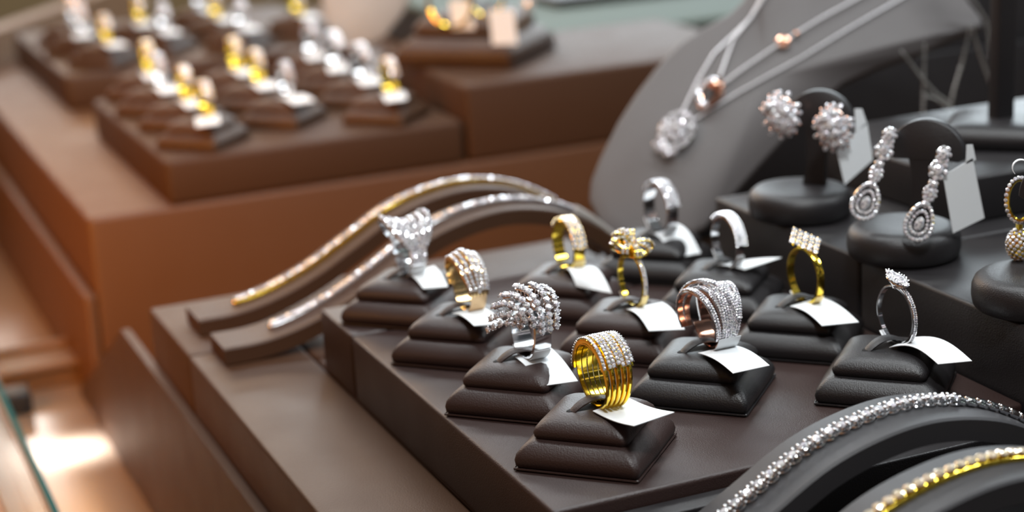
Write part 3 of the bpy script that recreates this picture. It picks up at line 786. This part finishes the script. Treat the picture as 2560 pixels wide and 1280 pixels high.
def drop_earring(label, c):
    t = thing('earring', label, 'earring', c, 0, 'long diamond drop earrings')
    bs = bmesh.new(); bd = bmesh.new()
    dn = Vector((-.46, -.10, -.88)).normalized(); sd = VIEW.cross(dn)
    def cluster(pos, R_, size, stretch=1.0, rings=2):
        cc = dn * pos; gem(bs, cc + VIEW * .06, VIEW, size * .75, ax=dn, stretch=stretch, deep=True)
        cnt = max(6, int(2 * pi * R_ * (1 + stretch) / 2 / (size * .8)))
        for i in range(cnt):
            a = 2 * pi * i / cnt; gem(bs, cc + dn * R_ * stretch * cos(a) + sd * R_ * sin(a), VIEW, size * .42, deep=True)
        tube(bd, [cc - VIEW * .08 + dn * R_ * stretch * cos(a) + sd * R_ * sin(a) for a in [2 * pi * k / 16 for k in range(16)]], .07, 6, closed=True)
    cluster(-.15, .2, .24, 1.3); cluster(.42, .26, .26, 1.2); cluster(.95, .13, .15)
    cluster(1.3, .2, .2, 1.3); cluster(1.72, .1, .13)
    # tear drop: two halo rows round a pear stone
    cc = dn * 2.45
    for R_, sz in ((.47, .15), (.30, .13)):
        cnt = int(2 * pi * R_ * 1.3 / (sz * .95))
        for i in range(cnt):
            a = 2 * pi * i / cnt; pe = 1.55 if cos(a) < 0 else 1.25
            gem(bs, cc + dn * R_ * pe * cos(a) + sd * R_ * (1 + .15 * cos(a)) * sin(a), VIEW, sz * .5, deep=True)
    tube(bd, [cc - VIEW * .08 + dn * .47 * (1.55 if cos(a) < 0 else 1.25) * cos(a) + sd * .47 * (1 + .15 * cos(a)) * sin(a) for a in [2 * pi * k / 24 for k in range(24)]], .08, 6, closed=True)
    gem(bs, cc + VIEW * .05, VIEW, .17, ax=dn, stretch=1.6, deep=True)
    facet('diamonds', bs, DIAMOND, t); obj('setting', bd, SILVER, t)
    bm = bmesh.new(); tube(bm, [Vector((0, 0, .3)) * 0 - VIEW * (.1 + .55 * sin(a)) * 1 + dn * (.55 - .55 * cos(a)) for a in [pi * k / 12 for k in range(13)]], .06, 6)
    obj('hinge_hoop', bm, SILVER, t)
drop_earring('long drop earring hanging left of the middle earring stand', (18.15, 9.4, 6.92))
drop_earring('long drop earring hanging right of the middle earring stand, tagged', (18.85, 7.1, 6.55))
# hoop and ball drop at the right edge
t = thing('earring', 'gold hoop earring with pave diamond drop at the right edge', 'earring', (19.0, 3.0, 5.9))
bm = bmesh.new(); bs = bmesh.new()
tube(bm, [U_ * (.42 * cos(a)) + V_ * (.72 * sin(a)) for a in [2 * pi * k / 28 for k in range(28)]], .09, 7, closed=True)
for k in range(26):
    a = 2 * pi * k / 26; gem(bs, U_ * (.47 * cos(a)) + V_ * (.77 * sin(a)) + VIEW * .08, (VIEW + (U_ * cos(a) + V_ * sin(a)) * .6).normalized(), .075, deep=True)
obj('hoop', bm, GOLD, t)
c = Vector((0, 0, -1.55))
for k in range(120):
    zz = 1 - 2 * (k + .5) / 120; rr = math.sqrt(1 - zz * zz); a = k * 2.39996
    q = Vector((rr * cos(a), rr * sin(a), zz * 1.35)); gem(bs, c + q * .42, q, .07)
facet('pave_diamonds', bs, DIAMOND, t)
bm = bmesh.new(); 
g_ = bmesh.ops.create_uvsphere(bm, u_segments=20, v_segments=12, radius=.41)
for v in g_['verts']: v.co = Vector((v.co.x, v.co.y, v.co.z * 1.35)) + c
tube(bm, [(0, 0, -.7), (0, 0, -1.05)], .12, 8); obj('drop', bm, GOLD, t)
# tags on earrings
def card(label, quad, group, nofs=(.012, .02, 0)):
    a, b, c, d = [Vector(q) for q in quad]; nn_ = (b - a).cross(d - a).normalized() * .02
    bm = bmesh.new(); loft(bm, [[a, b, c, d], [a + nn_, b + nn_, c + nn_, d + nn_]])
    t = thing('price_tag', label, 'price tag', (0, 0, 0), 0, group)
    obj('card', bm, PAPER, t, smooth=False); return t
def ecard(label, quad, tab):
    t = card(label, quad, 'white tags on the earrings')
    bm = bmesh.new(); a, b, c, d = [Vector(q) for q in tab]; nn_ = (b - a).cross(d - a).normalized() * .02
    loft(bm, [[a, b, c, d], [a + nn_, b + nn_, c + nn_, d + nn_]]); obj('tab', bm, PAPER, t, smooth=False)
TAGQ1 = [(20.4, 14.4, 5.4), (21.2, 14.0, 6.1), (21.7, 13.9, 4.6), (20.9, 14.3, 3.8)]
TAGQ2 = [(20.4, 7.2, 5.6), (21.3, 6.9, 6.0), (21.9, 6.8, 3.6), (21.0, 7.1, 3.0)]
TAGQ1 = [(18.84, 13.8, 5.58), (20.24, 13.8, 6.56), (20.51, 13.8, 4.99), (19.2, 13.8, 4.17)]
TAB1 = [(19.66, 13.8, 7.16), (20.0, 13.8, 7.11), (20.24, 13.8, 6.48), (19.72, 13.8, 6.22)]
TAGQ2 = [(18.83, 7.0, 5.95), (20.1, 7.0, 6.43), (20.67, 7.0, 4.12), (19.3, 7.0, 3.76)]
TAB2 = [(19.83, 7.0, 6.95), (20.09, 7.0, 6.92), (20.24, 7.0, 6.34), (19.81, 7.0, 6.25)]
ecard('tilted white tag hanging from the right flower earring', TAGQ1, TAB1)
ecard('tilted white tag hanging from the right long drop earring', TAGQ2, TAB2)
# little white tag loop over the hoop
t = thing('price_tag', 'small curled white tag loop on top of the gold hoop at right edge', 'price tag', (18.35, 2.2, 7.35), 0, 'white tags on the earrings')
bm = bmesh.new(); loops = []
for i in range(13):
    a = pi * 1.25 * i / 12; p = U_ * (.26 * cos(a)) + V_ * (.26 * sin(a) - .08)
    n_ = U_ * cos(a) + V_ * sin(a)
    loops.append([p - VIEW * .16, p + VIEW * .16, p + VIEW * .16 + n_ * .02, p - VIEW * .16 + n_ * .02])
loft(bm, loops); obj('loop', bm, PAPER, t)

# square post stand on the top riser
t = thing('necklace_stand', 'black necklace post on a square cushion base at upper right', 'necklace stand', (28.1, 15.6, 4.45))
bm = bmesh.new(); loft(bm, [rsq(h, z, r, bulge=b) for h, z, r, b in ((2.0, 0, .2, 0), (2.2, .08, .3, .02), (2.25, .4, .35, .03), (2.15, .75, .4, .02), (1.8, .95, .5, 0), (1.0, 1.0, .5, 0), (.2, 1.0, .1, 0))]); obj('base', bm, BLACK, t, angle=60)
bm = bmesh.new(); box(bm, -.45, .45, -.35, .35, .9, 12, .1); obj('post', bm, BLACK, t)
bm = bmesh.new(); box(bm, -.6, .6, -4, 4, 11.8, 12.9, .3); obj('crossbar', bm, BLACK, t)
t = thing('earring', 'tiny two-stone drop beside the necklace post at the right edge', 'earring', (0, 0, 0))
bs = bmesh.new(); bm = bmesh.new()
E4 = Vector((28.8, 16.0, 6.5))
for dz in (0, .42): gem(bs, E4 + Vector((0, 0, dz)), VIEW, .17, deep=True); ball(bm, E4 + Vector((0, 0, dz)) - VIEW * .08, .15, 2)
tube(bm, [E4 + Vector((0, 0, .5)), E4 + Vector((0, 0, 2.4)), E4 + Vector((-.6, 0, 9.8))], .03, 5)
facet('diamond', bs, DIAMOND, t); obj('setting', bm, SILVER, t)

# ------------------------------------------------------------------ necklace bust
BN = Vector((-.35, -.72, .6)).normalized()
OUT = [(16.32, 27.74, -0.93), (15.59, 28.72, -0.17), (15.47, 29.54, 0.74), (15.85, 30.03, 1.55), (16.54, 30.43, 2.44), (17.85, 31.02, 3.9), (19.05, 31.39, 5.05), (20.31, 31.67, 6.12), (21.73, 31.81, 7.11), (23.03, 31.74, 7.79), (24.26, 31.54, 8.27), (25.21, 31.61, 8.9), (26.06, 32.06, 9.94), (26.73, 32.77, 11.18), (35.04, 28.38, 10.77), (34.59, 27.42, 9.35), (34.7, 26.62, 8.45), (34.94, 25.83, 7.65), (34.79, 25.62, 7.3), (33.31, 25.96, 6.85), (31.71, 26.29, 6.31), (29.79, 26.79, 5.79), (28.0, 27.15, 5.18), (26.43, 27.16, 4.27), (25.01, 27.01, 3.27), (23.12, 26.81, 1.92), (21.22, 26.56, 0.51), (19.79, 26.35, -0.57), (18.24, 26.61, -1.16)]
OUT = [Vector(p) for p in OUT]
BC = sum(OUT, Vector()) / len(OUT)
def bust_mesh(out, c, bn, bulge, th):
    bm = bmesh.new(); loops = []
    fine = []
    for i, p in enumerate(out):
        q = out[(i + 1) % len(out)]; fine += [p, p.lerp(q, .5)]
    for s, k in ((.90, -th), (.99, -th * .9), (1.0, -th * .4), (.995, 0), (.98, .06), (.93, .14)):
        loops.append([c + (p - c) * s + bn * k for p in fine])
    for s in (.85, .75, .62, .48, .34, .2, .08):
        loops.append([c + (p - c) * s + bn * (.14 + bulge * (1 - (s / .93) ** 2)) for p in fine])
    loft(bm, loops); return bm
g = thing('necklace_bust', 'large dark grey curved necklace bust leaning back behind the rings', 'necklace bust', (0, 0, 0))
obj('bust_front', bust_mesh(OUT, BC, BN, .9, .5), BUST, g, angle=50)
bm = bmesh.new(); box(bm, 20, 24, 31, 32, -2.6, 4.6, .1); obj('support_leg', bm, BLACK, g)
bm = bmesh.new(); loft(bm, [[(16.6, 27.2, -1.2), (18.6, 26.4, -1.4), (18.8, 27.4, -1.2), (16.9, 28.2, -1.0)], [(16.6, 27.4, -2.6), (18.6, 26.6, -2.6), (18.8, 27.8, -2.6), (16.9, 28.6, -2.6)]]); obj('foot', bm, BLACK, g)
from mathutils.bvhtree import BVHTree
_b = bust_mesh(OUT, BC, BN, .9, .5); BT = BVHTree.FromBMesh(_b); _b.free()
def on_bust(p, lift=.1):
    h = BT.ray_cast(Vector(p) + BN * 6, -BN)[0]
    return (h if h is not None else Vector(p)) + BN * lift
def chain(bm, pts, r=.085, bead=.16):
    pts = [Vector(p) for p in pts]; fine = []
    for i in range(len(pts) - 1):
        n_ = max(2, int((pts[i + 1] - pts[i]).length / bead))
        fine += [pts[i].lerp(pts[i + 1], k / n_) for k in range(n_)]
    fine.append(pts[-1])
    tube(bm, fine, r * .55, 5)
    for k, p in enumerate(fine): ball(bm, p, r * (1.0 if k % 2 else .85), 1)
def bustline(pts, n_=6, lf=.17):
    out = []
    for a, b in zip(pts, pts[1:]):
        for k in range(n_): out.append(on_bust(Vector(a).lerp(Vector(b), k / n_), lf))
    out.append(on_bust(pts[-1], lf)); return out
A1 = [(26.21, 30.82, 10.04), (25.37, 30.38, 9.02), (24.71, 30.15, 8.36), (22.55, 29.95, 6.86), (21.46, 29.57, 5.77), (20.2, 28.99, 4.33)]
A2 = [(20.74, 28.52, 4.09), (22.94, 28.26, 5.06), (26.0, 27.84, 6.34), (28.53, 27.62, 7.55), (31.08, 27.37, 8.75), (33.04, 27.23, 9.71)]
B1 = [(26.47, 30.69, 10.03), (25.64, 30.38, 9.18), (24.91, 30.18, 8.51), (23.6, 29.9, 7.42), (22.37, 29.12, 5.76)]
B2 = [(22.42, 28.84, 5.45), (23.71, 28.78, 6.13), (25.55, 28.65, 7.05), (27.53, 28.48, 8.0), (29.41, 28.25, 8.83), (31.36, 28.11, 9.79)]
PU = (Vector((1, 0, 0)) - BN * BN.x).normalized(); PV = BN.cross(PU)
t = thing('necklace', 'silver necklace with a large oval diamond cluster pendant on the bust, lower one', 'necklace')
bm = bmesh.new(); chain(bm, bustline(A1)); chain(bm, bustline(A2)); obj('chain', bm, CHAINM, t)
bs = bmesh.new(); bd = bmesh.new(); c = on_bust((19.61, 28.42, 3.64), .6)
ax1 = (Vector((1.0, .25, 1.0)) - BN * BN.dot(Vector((1.0, .25, 1.0)))).normalized(); ax2 = BN.cross(ax1)
for k in range(3):
    R_ = (0, .38, .72)[k]; cnt = (1, 7, 13)[k]
    for i in range(cnt):
        a = 2 * pi * i / cnt; gem(bs, c + ax1 * R_ * 1.3 * cos(a) + ax2 * R_ * .95 * sin(a) + BN * (.18 - .1 * k), (BN + (ax1 * cos(a) + ax2 * sin(a)) * .3 * k).normalized(), .24 if k == 0 else .19, deep=True)
for i in range(8):
    gem(bs, c - ax1 * (1.05 + .12 * (i % 3)) + ax2 * (-.45 + .13 * i), (BN - ax1 * .4).normalized(), .15, deep=True)
tube(bd, [c - BN * .1 + ax1 * 1.0 * cos(a) + ax2 * .75 * sin(a) for a in [2 * pi * k / 24 for k in range(24)]], .1, 6, closed=True)
pn = facet('pendant', bs, DIAMOND, t); obj('setting', bd, SILVER, pn)
t = thing('necklace', 'silver necklace with small rose gold ring pendant on the bust, upper one', 'necklace')
bm = bmesh.new(); chain(bm, bustline(B1, lf=.28)); chain(bm, bustline(B2, lf=.28)); obj('chain', bm, CHAINM, t)
bm = bmesh.new(); bs = bmesh.new(); c = on_bust((21.52, 28.6, 5.14), .5)
tube(bm, [c + ax1 * .62 * cos(a) * 1.2 + ax2 * .42 * sin(a) for a in [2 * pi * k / 24 for k in range(24)]], .17, 8, closed=True)
ball(bm, c + ax1 * .5, .3, 2)
for i in range(10):
    a = pi * .1 + pi * 1.1 * i / 10; gem(bs, c + ax1 * .7 * cos(a) + ax2 * .5 * sin(a) + BN * .17, BN, .13, deep=True)
pn = obj('pendant', bm, ROSE, t); pn['label'] = 'rose gold ring shaped pendant'; facet('diamonds', bs, DIAMOND, pn)
bm = bmesh.new(); bc = on_bust((25.55, 28.65, 7.05), .28); 
tube(bm, [bc + PU * .2 * cos(a) + PV * .2 * sin(a) for a in [2 * pi * k / 16 for k in range(16)]], .14, 8, closed=True); ball(bm, bc, .2, 2)
o = obj('bead', bm, ROSE, t); o['label'] = 'round rose gold bead'
bm = bmesh.new(); ball(bm, on_bust((26.24, 28.57, 7.36), .28), .14, 2); o = obj('bead', bm, ROSE, t); o['label'] = 'small rose gold bead'
CH = __import__('json').loads('[["thick pale chain hanging over the right corner of the bust", [[[33.16, 25.2, 9.14], [34.09, 25.2, 8.48], [34.69, 25.2, 7.65], [34.96, 25.2, 6.27], [35.12, 25.2, 4.7], [35.12, 25.2, 3.23]]]], ["straight dull chain hanging below the right side of the bust", [[[31.41, 25.5, 6.79], [31.37, 25.5, 5.11], [31.37, 25.5, 3.33]]]], ["V-shaped dull chain hanging under the right side of the bust", [[[30.13, 25.5, 6.6], [31.16, 25.5, 5.33], [32.09, 25.5, 4.34], [32.98, 25.5, 3.71]], [[34.0, 25.5, 7.31], [33.57, 25.5, 5.62], [33.13, 25.5, 4.41], [32.98, 25.5, 3.71]], [[31.45, 25.5, 4.33], [31.98, 25.5, 4.16], [32.56, 25.5, 3.76], [33.08, 25.5, 3.44]]]], ["slanting dull chain beside the black necklace post", [[[34.19, 25.6, 7.27], [34.82, 25.6, 5.65], [35.4, 25.6, 4.31]]]]]')
for lab, strands in CH:
    bm = bmesh.new()
    for s_ in strands: chain(bm, s_, .1, .2)
    o = obj('necklace_chain', bm, STEEL); tag(o, lab, 'necklace', 'thin chains hanging under the bust edge')

# ------------------------------------------------------------------ the far display
FS = make_stand(BROWN_VEIL, 'x', (3.7, 56.9, 0), 'blurred ring stands on the far riser', strap=True)
def far_ring_obj(src, loc, label, rz=RZ, sc=1.0, grp='blurred rings on the far riser'):
    return dup(src, loc, rz, label, grp, sc)
far = [ (3.7, 57.0, 'G', 'front left, nearest the riser corner'), (3.9, 62.9, 'G', 'second in the left row'), (3.6, 68.6, 'S', 'third in the left row'), (4.1, 74.3, 'G', 'rear end of the left row'),
        (9.4, 59.9, 'S', 'front of the middle row'), (9.2, 65.7, 'G', 'second in the middle row'), (9.3, 71.4, 'G', 'rear of the middle row'),
        (15.0, 56.9, 'G', 'front of the right row'), (15.2, 62.8, 'S', 'second in the right row'), (15.3, 68.6, 'S', 'third in the right row'), (15.4, 74.2, 'S', 'rear of the right row')]
names = {'G': 'gold', 'S': 'silver'}
first = True
def far_tag(x, y, z0, label, grp, ln=2.3):
    a = random.uniform(-.25, .25); dx = sin(a) * ln
    q = [(-.4, -.3, 1.66), (1.0, -.2, 1.66), (1.0 + dx, -.2 - ln, 1.6), (-.4 + dx, -.3 - ln, 1.6)]
    return make_tag(q, (x, y, z0), label, grp)
for (x, y, c, where) in far:
    lab = 'blurred warm-tinted ring stand under the far %s ring, %s' % (names[c], where)
    if first: FS['label'] = lab; FS.location = Vector((x, y, 0)) * S; first = False
    else: dup(FS, (x, y, 0), 0, lab)
    src = r7 if c == 'G' else (r11 if x > 10 else r10)
    far_ring_obj(src, (x + .3, y - .1, 2.62), 'blurred %s ring on the far riser, %s' % (names[c], where))
    far_tag(x, y, 0, 'white tag of the blurred far %s ring, %s' % (names[c], where), 'white tags on the far riser')
far2 = [(4.2, 89.6, 'G', 'nearest the corner'), (3.6, 96.2, 'S', 'leftmost behind'), (9.2, 92.6, 'S', 'middle front'), (8.6, 98.6, 'G', 'middle rear'), (14.6, 89.9, 'S', 'right front'), (14.2, 96.2, 'G', 'right second'), (4.0, 102.4, 'S', 'left rear'), (14.4, 102.4, 'S', 'right rear'), (20.0, 92.8, 'G', 'far right')]
for (x, y, c, where) in far2:
    dup(FS, (x, y, 0), 0, 'blurred stand on the farthest riser at upper left, %s' % where, 'blurred ring stands on the farthest riser')
    far_ring_obj(r7 if c == 'G' else r11, (x + .3, y - .1, 2.62), 'blurred %s ring on the farthest riser, %s' % (names[c], where), grp='blurred rings on the farthest riser')
    far_tag(x, y, 0, 'white tag on the farthest riser, %s' % where, 'white tags on the farthest riser')
# large stepped stand with gold hoops
dup(FS, (23.3, 62.4, 2.05), 0, 'large stepped warm-tinted stand under the blurred gold hoop earrings', 'far earring stands', 2.0)
for (lab, c, R_, rr, ang) in (('large blurred yellow gold hoop, upper middle of the photo, left one', (19.76, 57.40, 6.63), 1.6, .12, .35), ('second blurred yellow gold hoop behind the white tags', (22.24, 57.80, 7.00), 1.6, .11, .5)):
    t = thing('hoop_earring', lab, 'earring', c, 0, 'far gold hoops')
    bm = bmesh.new(); q1 = (U_ * cos(ang) + VIEW * sin(ang)).normalized()
    tube(bm, [q1 * (R_ * cos(a)) + Vector((0, 0, R_ * sin(a))) for a in [2 * pi * k / 40 for k in range(40)]], rr, 8, closed=True); obj('hoop', bm, GOLD, t)
    bm = bmesh.new(); ball(bm, (0, 0, R_), rr * 1.5, 2); tube(bm, [(0, 0, R_), Vector((0, 0, R_)) - VIEW * .6], .05, 6); obj('clasp', bm, GOLD, t)
for lab, c, ww, hh in (('blurred upright white tag behind the left gold hoop', (20.25, 57.00, 5.75), 1.4, 1.75), ('larger blurred upright white tag right of the gold hoops', (22.42, 55.80, 4.92), 1.55, 2.1)):
    c = Vector(c); o = card(lab, [c - U_ * ww / 2 + V_ * hh / 2, c + U_ * ww / 2 + V_ * hh / 2, c + U_ * (ww / 2 + .15) - V_ * hh / 2, c - U_ * (ww / 2 - .15) - V_ * hh / 2], 'white tags at the far hoops')
t = thing('earring', 'blurred pale diamond drop right of the far white tags', 'earring', (25.6, 59.0, 5.3))
bs = bmesh.new(); bm = bmesh.new(); disc_gems(bs, Vector((0, 0, .4)), VIEW, U_, V_, .35, .25, 1); tube(bm, [(0, 0, .3), (-.25, 0, -.5), (-.5, 0, -1.4)], .1, 6)
facet('diamonds', bs, DIAMOND, t); obj('post', bm, PGOLD, t)
FO = [Vector(p) for p in [(17.78, 75.5, 1.84), (19.43, 74.83, 1.32), (21.25, 74.75, 1.97), (23.02, 75.18, 3.57), (24.3, 75.83, 5.36), (25.0, 76.4, 7.5), (17.5, 78.6, 8.0), (17.61, 77.62, 5.84), (17.61, 76.39, 3.45)]]
bnf = Vector((-.2, -.85, .45)).normalized(); fc = sum(FO, Vector()) / len(FO)
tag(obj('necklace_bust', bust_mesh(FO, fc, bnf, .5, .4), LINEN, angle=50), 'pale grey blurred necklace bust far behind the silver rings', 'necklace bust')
